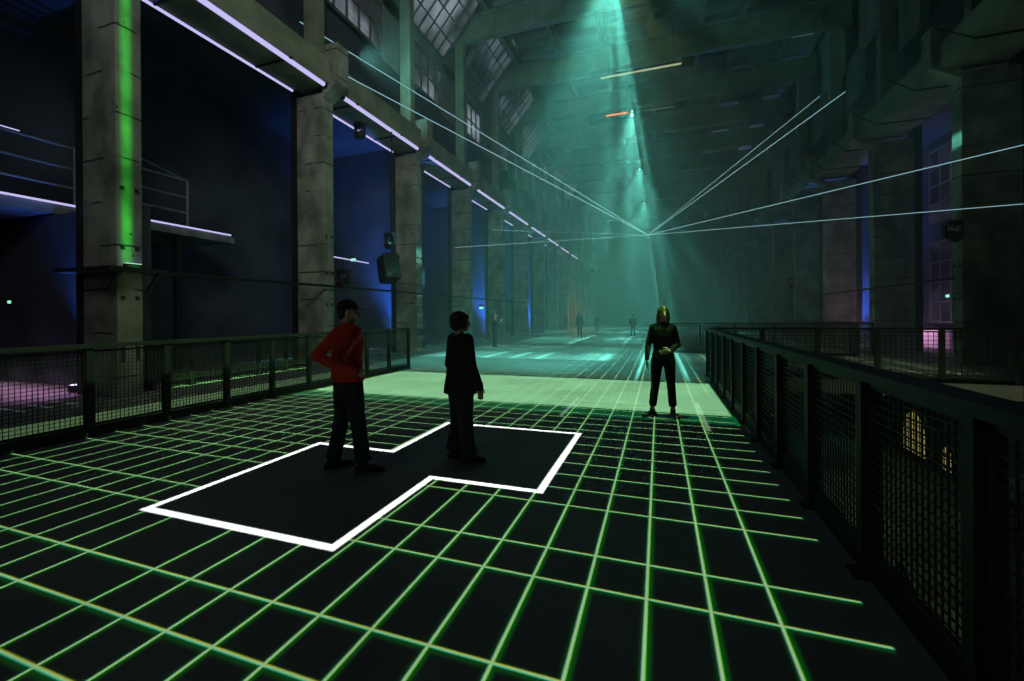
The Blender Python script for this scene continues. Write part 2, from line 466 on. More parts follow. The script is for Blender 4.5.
for x0, x1 in ((-12.35, -12.05), (10.5, 10.8)):
    for k in range(-1, 14):
        box(bm, x0, colY(k) - .4, 13.6, x1, colY(k) + 1.3, ZR)
    box(bm, x0, -12, 16.2, x1, YE, 16.9 if x0 < 0 else ZR)
structure('wall_clerestory', bm, M['roof'])
# tall windows in the right aisle wall
for k in (2, 3, 4, 5):
    y = colY(k) + 1.0
    glazing((XR - .05, y + 3.6, 6.2), (0, -3.4, 0), (0, 0, 3.6), 4, 4, M['gl_violet'], 0.07)
    glazing((XR - .05, y + 3.6, 1.2), (0, -3.4, 0), (0, 0, 4.0), 4, 4, M['gl_violet'], 0.07)

# ------------------------------------------------------------------ columns, beams, roof
ORD = ['first', 'second', 'third', 'fourth', 'fifth', 'sixth', 'seventh', 'eighth', 'ninth', 'tenth', 'eleventh', 'twelfth', 'thirteenth', 'fourteenth']
def column(side, k):
    y = colY(k); d = .47
    w = 1.13 if side < 0 else 1.45
    x = -10.6 if side < 0 else 9.0                          # hall-side face
    def X(a): return -a if side < 0 else a                  # outward from the hall
    def bx(bm, a0, a1, y0, y1, z0, z1, bev=0.02):
        p, q = sorted((x + X(a0), x + X(a1))); box(bm, p, y0, z0, q, y1, z1, bev)
    t = thing('concrete_column', None, 'column', (0, 0, 0))
    if side < 0:
        lab = ['scarred concrete column with the upright green light stripe, left row', 'concrete column behind the man in red, left row',
               'concrete column of the left row with the tilted loudspeaker hung in front of it',
               'fourth concrete column of the left row, beside a violet glowing slit'][k] if k < 4 else \
              '%s concrete column of the left row, %s' % (ORD[k], 'dim in the teal haze' if k < 8 else 'almost lost in the far haze')
    else:
        lab = {2: 'widest dark concrete column of the right row, nearest the camera', 3: 'dark column of the right row, just right of the blue glowing slit',
               4: 'blue-lit column of the right row, just left of the blue glowing slit'}.get(k) or \
              '%s column of the right row counted from the widest one, dim in haze' % ORD[k - 2]
    t['label'] = lab
    bm = B(); bx(bm, 0, w, y, y + d, 0, 9.2); link('shaft', bm, M['concrete'], t)
    bm = B()                                                # bracket block in front of the beam, chamfered below
    a = -.62 if side < 0 else -.75
    px = sorted((x + X(a), x))
    poly = [(x, 9.0), (x, 10.75), (x + X(a), 10.75), (x + X(a), 9.45)]
    prism(bm, poly, y - .02, y + d + .04, 'y'); link('bracket', bm, M['concrete'], t)
    bm = B(); bx(bm, .30, .85, y + .04, y + d - .04, 10.2, 18.0); link('upper_shaft', bm, M['beam'], t)
    bm = B(); bx(bm, w + .01, w + .27, y + .01, y + d + .1, 0, 10.3, 0); link('downpipe_casing', bm, M['black'], t)
    if k < 6:
        for zz in (0.75, 2.05, 3.1, 4.35):                  # anchor plates and hooks on the hall-side face
            for yy in (y + .10, y + .36):
                p, q = sorted((x - X(.035), x + X(.01))); bm = B(); box(bm, p, yy - .03, zz, q, yy + .03, zz + (.34 if zz < 1 else .08))
                link('anchor_plate', bm, M['black'], t)
    return t
for k in range(0, 13): column(-1, k)
for k in range(2, 13): column(1, k)

def beam(side):
    x0, x1 = (-11.7, -10.3) if side < 0 else (8.5, 10.2)
    t = thing('crane_beam', 'long %s crane runway beam on the %s' % (('pale green concrete', 'left column row, lit violet underneath') if side < 0 else ('dark concrete', 'right column row, unlit')), 'beam')
    bm = B()
    for k in range(-2, 13):
        ya, yb = colY(k) + .30, colY(k + 1) + .22
        box(bm, x0, ya, 9.42, x1, yb, 9.56)                 # bottom slab
        xa, xb = (x1 - .22, x1) if side < 0 else (x0, x0 + .22)
        box(bm, xa, ya, 9.56, xb, yb, 10.25)
        xa, xb = (x0, x0 + .2) if side < 0 else (x1 - .2, x1)
        box(bm, xa, ya, 9.56, xb, yb, 10.2)
    link('girder', bm, M['beam'], t)
    bm = B(); xr = -11.0 if side < 0 else 9.35
    box(bm, xr - .08, -6, 10.25, xr + .08, YE - 1, 10.55); box(bm, xr - .5, -6, 10.2, xr + .5, YE - 1, 10.27)
    link('crane_rail', bm, M['steel_pale'], t)
    for k in range(0, 12):
        for y in (colY(k) + 1.4, colY(k) + 4.2):
            bm = B(); bar(bm, (x0 - .05, y, 9.395), (x1 + .05, y, 9.395), .05)
            bar(bm, (x0, y, 9.4), (x0 - .5, y + .8, 10.3), .04)
            link('hanger', bm, M['steel'], t)
beam(-1); beam(1)

def led(name, label, cat, p, q, r, m, group):
    t = thing(name, label, cat, (0, 0, 0), 0, group)
    bm = B(); tube(bm, (p, q), r, 8); link('diffuser_tube', bm, m, t)
    d = (Vector(q) - Vector(p)).normalized()
    for e, s in ((p, 1), (q, -1)):
        e = Vector(e); bm = B(); tube(bm, (e - d * .05 * s, e + d * .03 * s), r * 1.25, 8)
        link('end_cap', bm, M['black'], t)
    return t
for k in range(-1, 9):
    ya, yb = colY(k) + .75, colY(k + 1) - .12
    where = 'nearest bay' if k < 0 else '%s bay past the striped column' % ORD[k]
    led('light_tube', 'violet light tube under the hall-side edge of left beam, %s' % where, 'light tube', (-10.42, ya, 9.36), (-10.42, yb, 9.36), .07, M['led'], 'light tubes under the left beam')
    led('light_tube', 'violet light tube under the wall-side edge of left beam, %s' % where, 'light tube', (-11.75, ya, 9.38), (-11.75, yb, 9.38), .04, M['led'], 'light tubes under the left beam')
M['lit_rail_glow'] = glow('blue_lit_rail', (0.10, 0.45, 0.65), 0.30)
led('glow_strip', 'blue glowing tube for the lit rail along the top of the left beam', 'light strip', (-11.3, 2.0, 10.75), (-11.3, 30.0, 10.75), .07, M['lit_rail_glow'], None)  # no lamp: the blue light on the crane rail, made as a glowing tube

# roof girders and purlins
for k in range(1, 13):
    y = colY(k)
    where = 'over the second left column' if k == 1 else 'over the %s left column' % ORD[k]
    t = thing('roof_girder', 'deep concrete roof girder spanning the hall %s' % where, 'girder', (0, 0, 0), 0, 'roof girders')
    bm = B(); box(bm, -12.0, y + .05, 18.0, 10.4, y + .42, 18.25); box(bm, -12.0, y + .15, 18.25, 10.4, y + .32, 19.3); box(bm, -12.0, y + .05, 19.3, 10.4, y + .42, 19.5)
    for x in range(-11, 10, 2): box(bm, x, y + .08, 18.24, x + .12, y + .4, 19.31)
    link('flanged_web', bm, M['beam'], t)
for i, x in enumerate((-9.4, -6.4, -3.4, -.4, 2.6, 4.9, 8.1)):
    bm = B(); box(bm, x - .12, 2, 19.5, x + .12, YE - .3, 19.95); box(bm, x - .2, 2, 19.9, x + .2, YE - .3, 20.0)
    tag(link('roof_purlin', bm, M['beam']), '%s of the seven long roof purlins, counting from the left windows' % ORD[i], 'purlin', 'roof purlins')
bm = B()
for y in [12 + 1.45 * i for i in range(50)]: box(bm, -9.4, y, 20.02, 8.1, y + .08, 20.4)
structure('trim_1', bm, M['roof'])

# bar lamps hanging under the roof
def bar_lamp(x0, x1, y, z, m, label):
    t = thing('bar_lamp', label, 'lamp', ((x0 + x1) / 2, y, z)); L = (x1 - x0) / 2
    bm = B(); tube(bm, ((-L, 0, 0), (L, 0, 0)), .05, 8); link('tube', bm, m, t)
    bm = B(); box(bm, -L, -.09, .06, L, .09, .14); box(bm, L, -.2, -.12, L + .7, .2, .22); link('housing', bm, M['black'], t)
    for x in (-L * .8, L * .8): bm = B(); tube(bm, ((x, 0, .1), (x, 0, 19.55 - z)), .015, 6); link('hanger', bm, M['steel'], t)
bar_lamp(-3.45, 1.4, 28.0, 17.0, M['warm'], 'long pale bar lamp hanging under the roof above the projectors')
bar_lamp(-3.75, -2.0, 33.4, 17.0, M['orange'], 'short glowing orange bar lamp hanging under the roof')
M['warmdim'] = glow('dim_warm_tube', (0.45, 0.4, 0.25), 0.10)
bar_lamp(-1.2, 1.2, 33.6, 17.0, M['warmdim'], 'dim brown bar lamp hanging just right of the orange one')

# ------------------------------------------------------------------ railings
def railing(name, label, pts, z=1.3, cell=.05, wire=.007, rail_w=.11, kerb=True, posts=.07, postd=.09, sub=None):
    """posts at pts; top rail, one mesh panel per bay, toe board; light mesh of welded wire"""
    t = thing(name, label, 'railing', (pts[0][0], pts[0][1], 0)); o0 = Vector((pts[0][0], pts[0][1], 0))
    P = [Vector((p[0], p[1], 0)) - o0 for p in pts]
    zz = Vector((0, 0, 1))
    # straight runs for rail and toe board
    bm = B()
    for a, b in zip(P, P[1:]):
        bar(bm, a + zz * (z - .03), b + zz * (z - .03), rail_w, .06)
    link('top_rail', bm, M['steel'], t)
    if kerb:
        bm = B()
        for a, b in zip(P, P[1:]): bar(bm, a + zz * .07, b + zz * .07, .035, .14)
        link('toe_board', bm, M['steel'], t)
    for i, a in enumerate(P):
        d = (P[min(i + 1, len(P) - 1)] - P[max(i - 1, 0)]).normalized()
        bm = B(); bar(bm, a, a + zz * (z - .06), posts, postd, d)
        bar(bm, a, a + zz * .012, posts * 2.0, postd * 2.0, d)
        link('post', bm, M['steel'], t)
    for a, b in zip(P, P[1:]):
        L = (b - a).length; d = (b - a) / L; bm = B()
        s = d.cross(zz)
        lo, hi = .17, z - .1
        a2, b2 = a + d * posts * .7, b - d * posts * .7; L2 = (b2 - a2).length
        for e in (lo, hi): bar(bm, a2 + zz * e, b2 + zz * e, .03, .03)
        for e in (a2, b2): bar(bm, e + zz * lo, e + zz * hi, .03, .03, d)
        n = int(L2 / cell)
        for i in range(1, n):
            p = a2 + d * (i * L2 / n); bar(bm, p + zz * lo + s * .003, p + zz * hi + s * .003, wire, wire, d)
        m_ = int((hi - lo) / cell)
        for j in range(1, m_):
            h = lo + j * (hi - lo) / m_; bar(bm, a2 + zz * h - s * .003, b2 + zz * h - s * .003, wire, wire)
        link('mesh_panel', bm, M['mesh'], t)
    return t
railing('mesh_railing', 'long dark mesh railing along the left edge of the gridded platform', [(-7.56, y) for y in (0.75, 1.73, 2.72, 3.71, 4.70, 5.72, 6.70, 7.68, 8.70, 9.72, 10.72, 11.76)])
railing('mesh_railing', 'near-black mesh railing with broad handrail along the right platform edge', [(1.24, y) for y in (0.25, 1.25, 2.26, 3.27, 4.28, 5.29, 6.30, 7.31, 8.32, 9.33, 10.34, 11.35, 12.55)], rail_w=.17, posts=.10, postd=.08, wire=.008)
railing('mesh_railing', 'mesh railing standing between the two nearest left columns', [(-11.05, y) for y in (6.5, 7.45, 8.4, 9.35, 10.3, 11.25)], z=1.1, kerb=False)
railing('mesh_railing', 'dark railing across the far side of the stair opening', [(x, 12.9) for x in (1.35, 2.6, 3.85, 5.1, 6.35, 7.6)], cell=.1, wire=.01)
railing('mesh_railing', 'dark railing beyond the crossing, behind the woman to the right', [(x, 19.8) for x in (.3, 1.65, 3.0, 4.4, 5.8, 7.2)], cell=.06, wire=.02, posts=.12)
railing('mesh_railing', 'dark railing of the right aisle that runs back from the near corner', [(7.75, y) for y in (8.9, 10.2, 11.5, 12.8)], cell=.1, wire=.01)
railing('mesh_railing', 'dark railing of the right aisle beyond the crossing', [(7.75, y) for y in (20.0, 22.0, 24.0, 26.0, 28.0, 30.0, 32.0)], cell=.12, wire=.014)

# ------------------------------------------------------------------ gallery in the left aisle
t = thing('gallery', 'steel gallery with pipe railing high in the left aisle', 'gallery')
bm = B(); box(bm, XL + .02, -2, 4.35, -14.55, colY(1) - .1, 4.6); link('deck', bm, M['steel_pale'], t)
for y in (3.4, 5.2, 6.9, 8.3, 9.75):
    bm = B(); tube(bm, ((-14.6, y, 4.6), (-14.6, y, 6.15)), .035, 8); link('post', bm, M['steel_pale'], t)
for z in (5.1, 5.6, 6.15):
    bm = B(); tube(bm, ((-14.6, -1, z), (-14.6, 9.75, z)), .03, 8); link('rail', bm, M['steel_pale'], t)
bm = B(); tube(bm, ((-14.6, 8.0, 6.55), (-14.6, 9.75, 6.15)), .02, 6); link('brace', bm, M['steel_pale'], t)
bm = B()
bar(bm, (-14.7, 9.5, 0), (-14.7, 9.5, 4.35), .16)
link('support_post', bm, M['steel'], t)
led('glow_strip', 'violet light strip along the edge of the left gallery deck', 'light strip', (-14.5, -1, 4.62), (-14.5, 11.2, 4.62), .028, M['led'], None)
led('glow_strip', 'thin violet light strip above the railing of the left gallery', 'light strip', (-14.6, 2.0, 6.22), (-14.6, 5.9, 6.22), .014, M['led'], None)

# ------------------------------------------------------------------ bracket shelf and pipes on the left columns
t = thing('shelf_bracket', 'dark steel bracket shelf on the striped column, holding its floodlight', 'bracket')
bm = B(); box(bm, -11.9, 5.28, 2.62, -10.1, 6.3, 2.70, .01); link('plate', bm, M['steel'], t)
for y in (5.5, 6.2):
    bm = B(); bar(bm, (-10.62, y, 2.2), (-10.15, y, 2.62), .05); link('strut', bm, M['steel'], t)
t = thing('floodlight', 'small floodlight on the bracket shelf, shining up the striped column', 'lamp', (-10.42, 5.86, 2.70))
bm = B(); box(bm, -.05, -.16, 0, .05, .16, .10, .01); link('housing', bm, M['black'], t)
bm = B(); box(bm, -.035, -.14, .10, .035, .14, .108); link('lens', bm, M['laser_hot'], t)
bm = B(); tube(bm, ((-10.45, 6.1, 2.66), (-10.45, 11.4, 2.70), (-10.45, 17.2, 2.72), (-10.45, 23.0, 2.72), (-10.45, 34.0, 2.72)), .04, 8)
tag(link('pipe', bm, M['steel']), 'thin dark pipe running along the left column row above head height', 'pipe')
bm = B(); tube(bm, ((8.65, 17.0, 2.72), (8.65, 40.0, 2.72)), .04, 8)
tag(link('pipe', bm, M['steel']), 'thin dark pipe running along the right column row', 'pipe')

# ------------------------------------------------------------------ loudspeaker, moving heads, exit signs
def speaker(loc, rz, tilt, s, label):
    t = thing('loudspeaker', label, 'speaker', loc, rz)
    bm = B(); box(bm, -.36 * s, -.30 * s, -.50 * s, .36 * s, .30 * s, .50 * s, .04 * s); bmesh.ops.rotate(bm, verts=bm.verts, matrix=Matrix.Rotation(tilt, 3, 'Y')); link('cabinet', bm, M['black'], t)
    bm = B(); box(bm, -.31 * s, -.325 * s, -.45 * s, .31 * s, -.302 * s, .45 * s, .01); bmesh.ops.rotate(bm, verts=bm.verts, matrix=Matrix.Rotation(tilt, 3, 'Y')); link('grille', bm, M['mesh'], t)
    for x in (-.2, .2):
        bm = B(); bar(bm, (x, .2 * s, .3 * s), (x, .36 * s, .5 * s), .05); link('hook_bracket', bm, M['steel'], t)
    return t
speaker((-10.4, 14.8, 3.62), -.55, -.30, 1.08, 'black loudspeaker box tilted downward, hung before the third left column')
bm = B(); tube(bm, ((-10.4, 15.05, 3.3), (-10.4, 15.05, 9.42)), .03, 8); tag(link('hanging_pole', bm, M['steel']), 'thin dark pole hanging from the left beam and carrying the tilted loudspeaker', 'pole')
def moving_head(loc, label, rz=0.0, flip=1):
    t = thing('moving_head_lamp', label, 'stage lamp', loc, rz)
    bm = B(); box(bm, -.2, -.16, 0, .2, .16, .14, .03); link('base', bm, M['black'], t)
    for x in (-.2, .2): bm = B(); box(bm, x - .03, -.08, -.38, x + .03, .08, .02, .01); link('yoke_arm', bm, M['black'], t)
    bm = B(); tube(bm, ((0, -.2, -.42), (0, -.12, -.38), (0, .1, -.28), (0, .22, -.24)), [.14, .165, .16, .10], 14); link('head', bm, M['black'], t)
    return t
moving_head((-10.4, 14.88, 4.95), 'black moving-head stage lamp above the tilted loudspeaker')
moving_head((-10.2, 11.9, 3.15), 'black moving-head stage lamp clamped low on the second left column')
moving_head((8.78, 17.25, 4.4), 'bulky black stage lamp on the widest right column')
moving_head((-11.3, 14.2, 9.28), 'stage lamp under the left beam behind the second column')
moving_head((8.8, 34.8, 4.0), 'dark stage lamp on the right side far in the haze')
led('light_tube', 'thin white light tube pointing at the tilted loudspeaker', 'light tube', (-11.0, 11.95, 3.82), (-10.95, 14.25, 3.80), .022, M['led'], None)
def exit_sign(loc, rz, label, s=1.0):
    t = thing('exit_sign', label, 'exit sign', loc, rz)
    bm = B(); box(bm, -.17 * s, -.03, -.09 * s, .17 * s, .03, .09 * s, .006); link('housing', bm, M['black'], t)
    bm = B(); box(bm, -.155 * s, -.036, -.075 * s, .155 * s, -.031, .075 * s); link('lit_face', bm, M['exit'], t)
exit_sign((-15.4, 18.78, 4.71), 0, 'small glowing green exit sign left of the tilted loudspeaker')
exit_sign((-16.32, 6.38, 2.12), 0, 'tiny green exit sign in the dark aisle beside the nearest column', .5)
exit_sign((-12.95, 30.34, 2.29), 0, 'tiny bright exit sign beside the violet slit behind the fourth left column', 1.1)
exit_sign((13.16, 26.2, 2.46), -1.57, 'tiny greenish exit sign in the right aisle', .9)

# ------------------------------------------------------------------ uplights in the aisles
BLUE = (0.10, 0.16, 1.0); VIO = (0.50, 0.38, 1.0); PINK = (1.0, 0.45, 0.85)
M['lens_v'] = glow('violet_lens', (0.75, 0.65, 1.0), 1.6)
def uplight(loc, label, energy, color=BLUE, tgt=None):
    t = thing('floor_uplight', label, 'uplight', loc)
    bm = B(); tube(bm, ((0, 0, 0), (0, 0, .16)), [.13, .15], 14); link('housing', bm, M['black'], t)
    bm = B(); tube(bm, ((0, 0, .161), (0, 0, .172)), .12, 14); link('lens', bm, M['lens_v'], t)
    o = light('uplight_lamp', 'SPOT', (loc[0], loc[1], loc[2] + .3), energy, color, .03, spot_size=math.radians(80), spot_blend=1.0)
    aim(o, tgt or (loc[0] - .6, loc[1] + .5, loc[2] + 6)); return o
UPE = 2200
for k, lab in ((0, 'nearest left column'), (2, 'third left column'), (4, 'fifth left column'), (6, 'seventh left column')):
    y = colY(k) - (.42 if k == 0 else 0); uplight((-12.2 - (.3 if k == 0 else 0), y + .66, 0), 'violet floor uplight beside the %s' % lab, UPE * (.5 if k == 0 else 2.4), (0.05, 0.20, 1.0), (-12.5 - (.4 if k == 0 else 0), y + (1.1 if k == 0 else 1.6), 5.5))
    light('uplight_spill', 'POINT', (-12.25, y + (.75 if k == 0 else 1.25), .6), 14, VIO, .05)
for k, lab in ((4, 'third right column'), (6, 'fifth right column'), (8, 'seventh right column')):
    y = colY(k); uplight((10.95, y + .66, 0), 'blue floor uplight beside the %s' % lab, UPE * 1.5, (0.07, 0.20, 1.0), (11.1, y + 1.6, 7))
    light('uplight_spill', 'POINT', (10.8, y + 1.1, .4), 10, VIO, .05)
M['panel'] = mat('pale_panel', (0.5, 0.48, 0.5), .7)
t = thing('low_wall', 'low wall segment lit pink, seen beneath the right aisle railing', 'low wall', (12.7, 26.4, 0))
bm = B(); box(bm, -.3, -1.9, 0, .3, 1.9, .92, .02); link('body', bm, M['panel'], t)  # pale box stands in for a low stretch of pink-lit wall
bm = B(); box(bm, -.36, -1.96, .92, .36, 1.96, .98, .01); link('coping', bm, M['steel'], t)
light('pink_wall_lamp', 'POINT', (11.4, 26.2, .8), 60, PINK, .1)
light('aisle_lamp', 'POINT', (12.7, 21.9, .5), 14, VIO, .1)
uplight((12.7, 21.4, 0), 'small bright violet uplight at the right edge, past the widest column', 120, VIO)
for x in (-12.9, -14.4, -16.0):
    o = light('pink_spill_fill', 'SPOT', (x, 5.5, 1.0), 60, PINK, .05, spot_size=math.radians(125), spot_blend=.9)  # added spot without fixture, stands in for uplight spill on the floor
light('gallery_wash', 'POINT', (-15.3, 7.5, 7.2), 3, (0.3, 0.35, 1.0), .2)
light('column_foot_wash', 'POINT', (-9.4, 6.2, 1.5), 8.0, (0.75, 1.0, 0.45), .1)
light('window_wash', 'POINT', (12.2, 24.4, 8.6), 30, (0.55, 0.5, 1.0), .2)
light('window_wash', 'POINT', (12.4, 19.0, 7.5), 4, (0.4, 0.4, 1.0), .2)
light('far_door_lamp', 'POINT', (-9.6, 53.0, 2.2), 120, (1.0, 0.42, 0.12), .2)

# green beam up the first column
go_ = light('green_stripe_light', 'POINT', (-6.6, 5.9, 2.9), 1000, (0.05, 1.0, 0.10), 0.0)
nt, em, nx, ny, nz = gobo(go_)
sd = (nx * -1.0).max(.01); vy = ny / sd; vz = nz / sd
stripe = ((vy + 0.012).abs() / .034); stripe = (1.0 - stripe.step(.0, 1.15)) * band(vz, -.045, 3.0, .004) * nx.lt(-.1)
st = stripe * (noise(nt, vy * 8.0, vz * 6.0, 3.0) * .8 + .55) * (1.0 / sd) * (1.0 / sd) * (1.0 / sd)
nt.links.new(rgb(nt, st * .12, st, st * .12), em.inputs['Color'])
light('shelf_glow', 'POINT', (-10.35, 5.90, 2.86), .9, (0.6, 0.8, 1.0), .02)

# soft fill lights added without fixtures, for the left columns and the people
def soft(name, loc, tgt, size, energy, color):
    o = light(name, 'AREA', loc, energy, color, shape='SQUARE', size=size); aim(o, tgt); return o
r_ = soft('fill_left_columns', (1.0, -1.0, 11.5), (-11, 17, 7), 4, 240, (0.85, 1.0, 0.80)); r_.data.spread = math.radians(85)
soft('fill_people', (-5, -8, 7), (-3, 5, 1), 3, 45, (0.85, 1.0, 0.9))

o = light('roof_haze_fill', 'SPOT', (-10.4, 13.0, 11.2), 1500, (0.30, 1.0, 0.85), .1, spot_size=math.radians(95), spot_blend=1.0); aim(o, (-4, 30, 19))  # fill spot added without a fixture, lifts the roof and upper haze

# ------------------------------------------------------------------ lower level under the right platform edge
t = thing('lower_column', 'pale column standing in the level below the stair opening', 'column', (4.2, 6.6, -6.4))
bm = B(); box(bm, -.35, -.3, 0, .35, .3, 6.0, .03); link('shaft', bm, M['concrete'], t)
bm = B(); box(bm, -.6, -.5, 5.6, .6, .5, 6.04, .03); link('capital', bm, M['concrete'], t)
t = thing('staircase', 'dark steel staircase in the opening below the right railing', 'staircase', (3.0, 7.2, -6.4))
for x in (0, 1.2): bm = B(); bar(bm, (x, -2.6, 0), (x, 2.6, 3.4), .06, .3); link('stringer', bm, M['steel'], t)
for i in range(17):
    f = (i + .5) / 17; bm = B(); box(bm, .03, -2.6 + 5.2 * f - .13, 3.4 * f, 1.17, -2.6 + 5.2 * f + .13, 3.4 * f + .04); link('tread', bm, M['steel_pale'], t)
def arched_window(loc, w, h, label):
    t = thing('arched_window', label, 'window', loc, PI / 2)
    n = 10
    arch = [(-w / 2, 0), (w / 2, 0), (w / 2, h - w / 2)] + [(w / 2 * math.cos(PI * i / n), h - w / 2 + w / 2 * math.sin(PI * i / n)) for i in range(1, n)] + [(-w / 2, h - w / 2)]
    bm = B(); prism(bm, arch, 0, .03, 'y'); link('pane', bm, M['yellow'], t)
    bm = B()
    for i in range(len(arch)):
        a, b = arch[i], arch[(i + 1) % len(arch)]; bar(bm, (a[0], .03, a[1]), (b[0], .03, b[1]), .07)
    for i in range(1, 4): x = -w / 2 + w * i / 4; bar(bm, (x, .04, 0), (x, .04, h - w / 2 + math.sqrt(max(0, w * w / 4 - x * x))), .05)
    for i in range(1, 4): z = h * i / 4.3; bar(bm, (-w / 2, .04, z), (w / 2, .04, z), .05)
    link('glazing_bars', bm, M['black'], t)
M['yellow_dim'] = glow('yellow_window_dim', (0.5, 0.5, 0.3), 0.05)
arched_window((XR - .1, 29.0, -6.0), 2.2, 2.3, 'yellow lit arched window on the lower level, seen through the mesh')
arched_window((XR - .1, 26.2, -6.0), .8, 1.2, 'small yellow window right of the larger arched one on the lower level')
light('lower_lamp', 'POINT', (6.0, 9.5, -2.0), 150, (0.75, 0.9, 0.5), .3)
light('lower_lamp', 'POINT', (5.0, 22.0, -2.0), 120, (0.75, 0.9, 0.5), .3)

# ------------------------------------------------------------------ laser projectors and beams
c_, s_ = math.cos(YAW), math.sin(YAW)
def projector(y, label, lab2=None):
    t = thing('effect_projector', label, 'projector', (UX, y, 15.65))
    bm = B(); box(bm, -.35, -.25, .14, .35, .25, .6, .03); link('housing', bm, M['black'], t)
    bm = B(); box(bm, -.06, -.06, .07, .06, .06, .139); link('lens', bm, M['laser_hot'], t)
    
    for x in (-.3, .3): bm = B(); tube(bm, ((x, 0, .6), (x, 0, 4.2)), .02, 6); link('hanger', bm, M['steel'], t)
projector(17.2, 'effect projector under the roof at the tip of the broadest light fan')
projector(30.6, 'effect projector at the tip of the second light fan from the top')
projector(43.0, 'effect projector at the tip of the third light fan from the top')
projector(56.3, 'effect projector at the tip of the smallest light fan')
SRC = Vector((-1.53, 70.0, 14.17))
t = thing('laser_source', 'far laser unit where all the thin straight beams meet', 'laser', SRC)
bm = B(); box(bm, -.4, .1, -.25, .4, .9, .35, .03); link('housing', bm, M['black'], t)
bm = B(); tube(bm, ((0, .02, 0), (0, .1, 0)), .10, 10); link('lens', bm, M['laser_hot'], t)
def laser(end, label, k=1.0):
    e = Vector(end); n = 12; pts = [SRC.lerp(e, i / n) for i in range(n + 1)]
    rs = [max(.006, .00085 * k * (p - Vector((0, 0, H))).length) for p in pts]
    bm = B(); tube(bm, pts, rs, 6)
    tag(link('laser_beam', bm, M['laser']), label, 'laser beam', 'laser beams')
laser((-11.9, 11.79, 12.08), 'thin laser beam to the upper left, the higher of the two')
laser((-10.25, 12.12, 10.06), 'thin laser beam ending on the bracket of the second left column')
laser((8.6, 24.8, 12.39), 'thin laser beam rising to the upper right, the lower of two', .8)
laser((8.6, 28.2, 13.83), 'fainter thin laser beam rising steepest to the upper right', .6)
laser((8.7, 13.3, 5.67), 'thin laser beam crossing the right columns, the higher of two', .8)
laser((8.7, 13.3, 4.19), 'thin laser beam crossing the right columns, nearly level', .7)
laser((-10.6, 21.2, 5.45), 'thin laser beam running low to the fourth left column', .6)
laser((-10.6, 26.7, 7.46), 'faint thin laser beam running left just above the low one', .4)

# ------------------------------------------------------------------ people
def loft(bm, pts, rad, ax=(1, 0, 0), n=18, caps=True):
    """rounded tube with elliptical rings: rad = (along ax, across)"""
    pts = [Vector(p) for p in pts]; ax = Vector(ax); rings = []
    R = [(r, r) if not isinstance(r, tuple) else r for r in rad]
    P, Q = list(pts), list(R)
    if caps:
        d0 = (pts[0] - pts[1]).normalized(); d1 = (pts[-1] - pts[-2]).normalized()
        def cap(p, r, d):
            m = min(r); return [(p + d * m * math.sin(a), (r[0] * math.cos(a), r[1] * math.cos(a))) for a in (1.35, .95, .5)]
        a = cap(pts[0], R[0], d0); b = cap(pts[-1], R[-1], d1)[::-1]
        P = [x[0] for x in a] + P + [x[0] for x in b]; Q = [x[1] for x in a] + Q + [x[1] for x in b]
    for i, p in enumerate(P):
        d = (P[min(i + 1, len(P) - 1)] - P[max(i - 1, 0)]).normalized()
        u = ax - d * ax.dot(d)
        if u.length < .15: u = Vector((0, 1, 0)) - d * d.y
        u.normalize(); v = d.cross(u)
        rings.append([bm.verts.new(p + u * Q[i][0] * math.cos(2 * PI * k / n) + v * Q[i][1] * math.sin(2 * PI * k / n)) for k in range(n)])
    for a, b in zip(rings, rings[1:]):
        for k in range(n): bm.faces.new((a[k], a[(k + 1) % n], b[(k + 1) % n], b[k]))
    bm.faces.new(rings[0][::-1]); bm.faces.new(rings[-1])

def ball(bm, c, r, rot=None):
    m = Matrix.Translation(c) @ (rot or Matrix.Identity(4)) @ Matrix.Diagonal((r[0], r[1], r[2], 1))
    bmesh.ops.create_uvsphere(bm, u_segments=20, v_segments=12, radius=1.0, matrix=m)

def fuse(name, bm, m, parent, vox, smooth=2):
    """union of the overlapping volumes into one continuous skin"""
    bmesh.ops.recalc_face_normals(bm, faces=bm.faces)
    me = bpy.data.meshes.new('tmp'); bm.to_mesh(me); bm.free()
    o = bpy.data.objects.new('tmp', me); C.objects.link(o)
    r = o.modifiers.new('r', 'REMESH'); r.mode = 'VOXEL'; r.voxel_size = vox
    if smooth:
        s = o.modifiers.new('s', 'SMOOTH'); s.factor = .5; s.iterations = smooth
    dg = bpy.context.evaluated_depsgraph_get(); dg.update()
    me2 = bpy.data.meshes.new_from_object(o.evaluated_get(dg)); bpy.data.objects.remove(o)
    me2.name = name
    me2.materials.clear(); me2.materials.append(m)
    for p in me2.polygons: p.use_smooth = True
    q = bpy.data.objects.new(name, me2); C.objects.link(q)
    if parent is not None: q.parent = parent
    return q

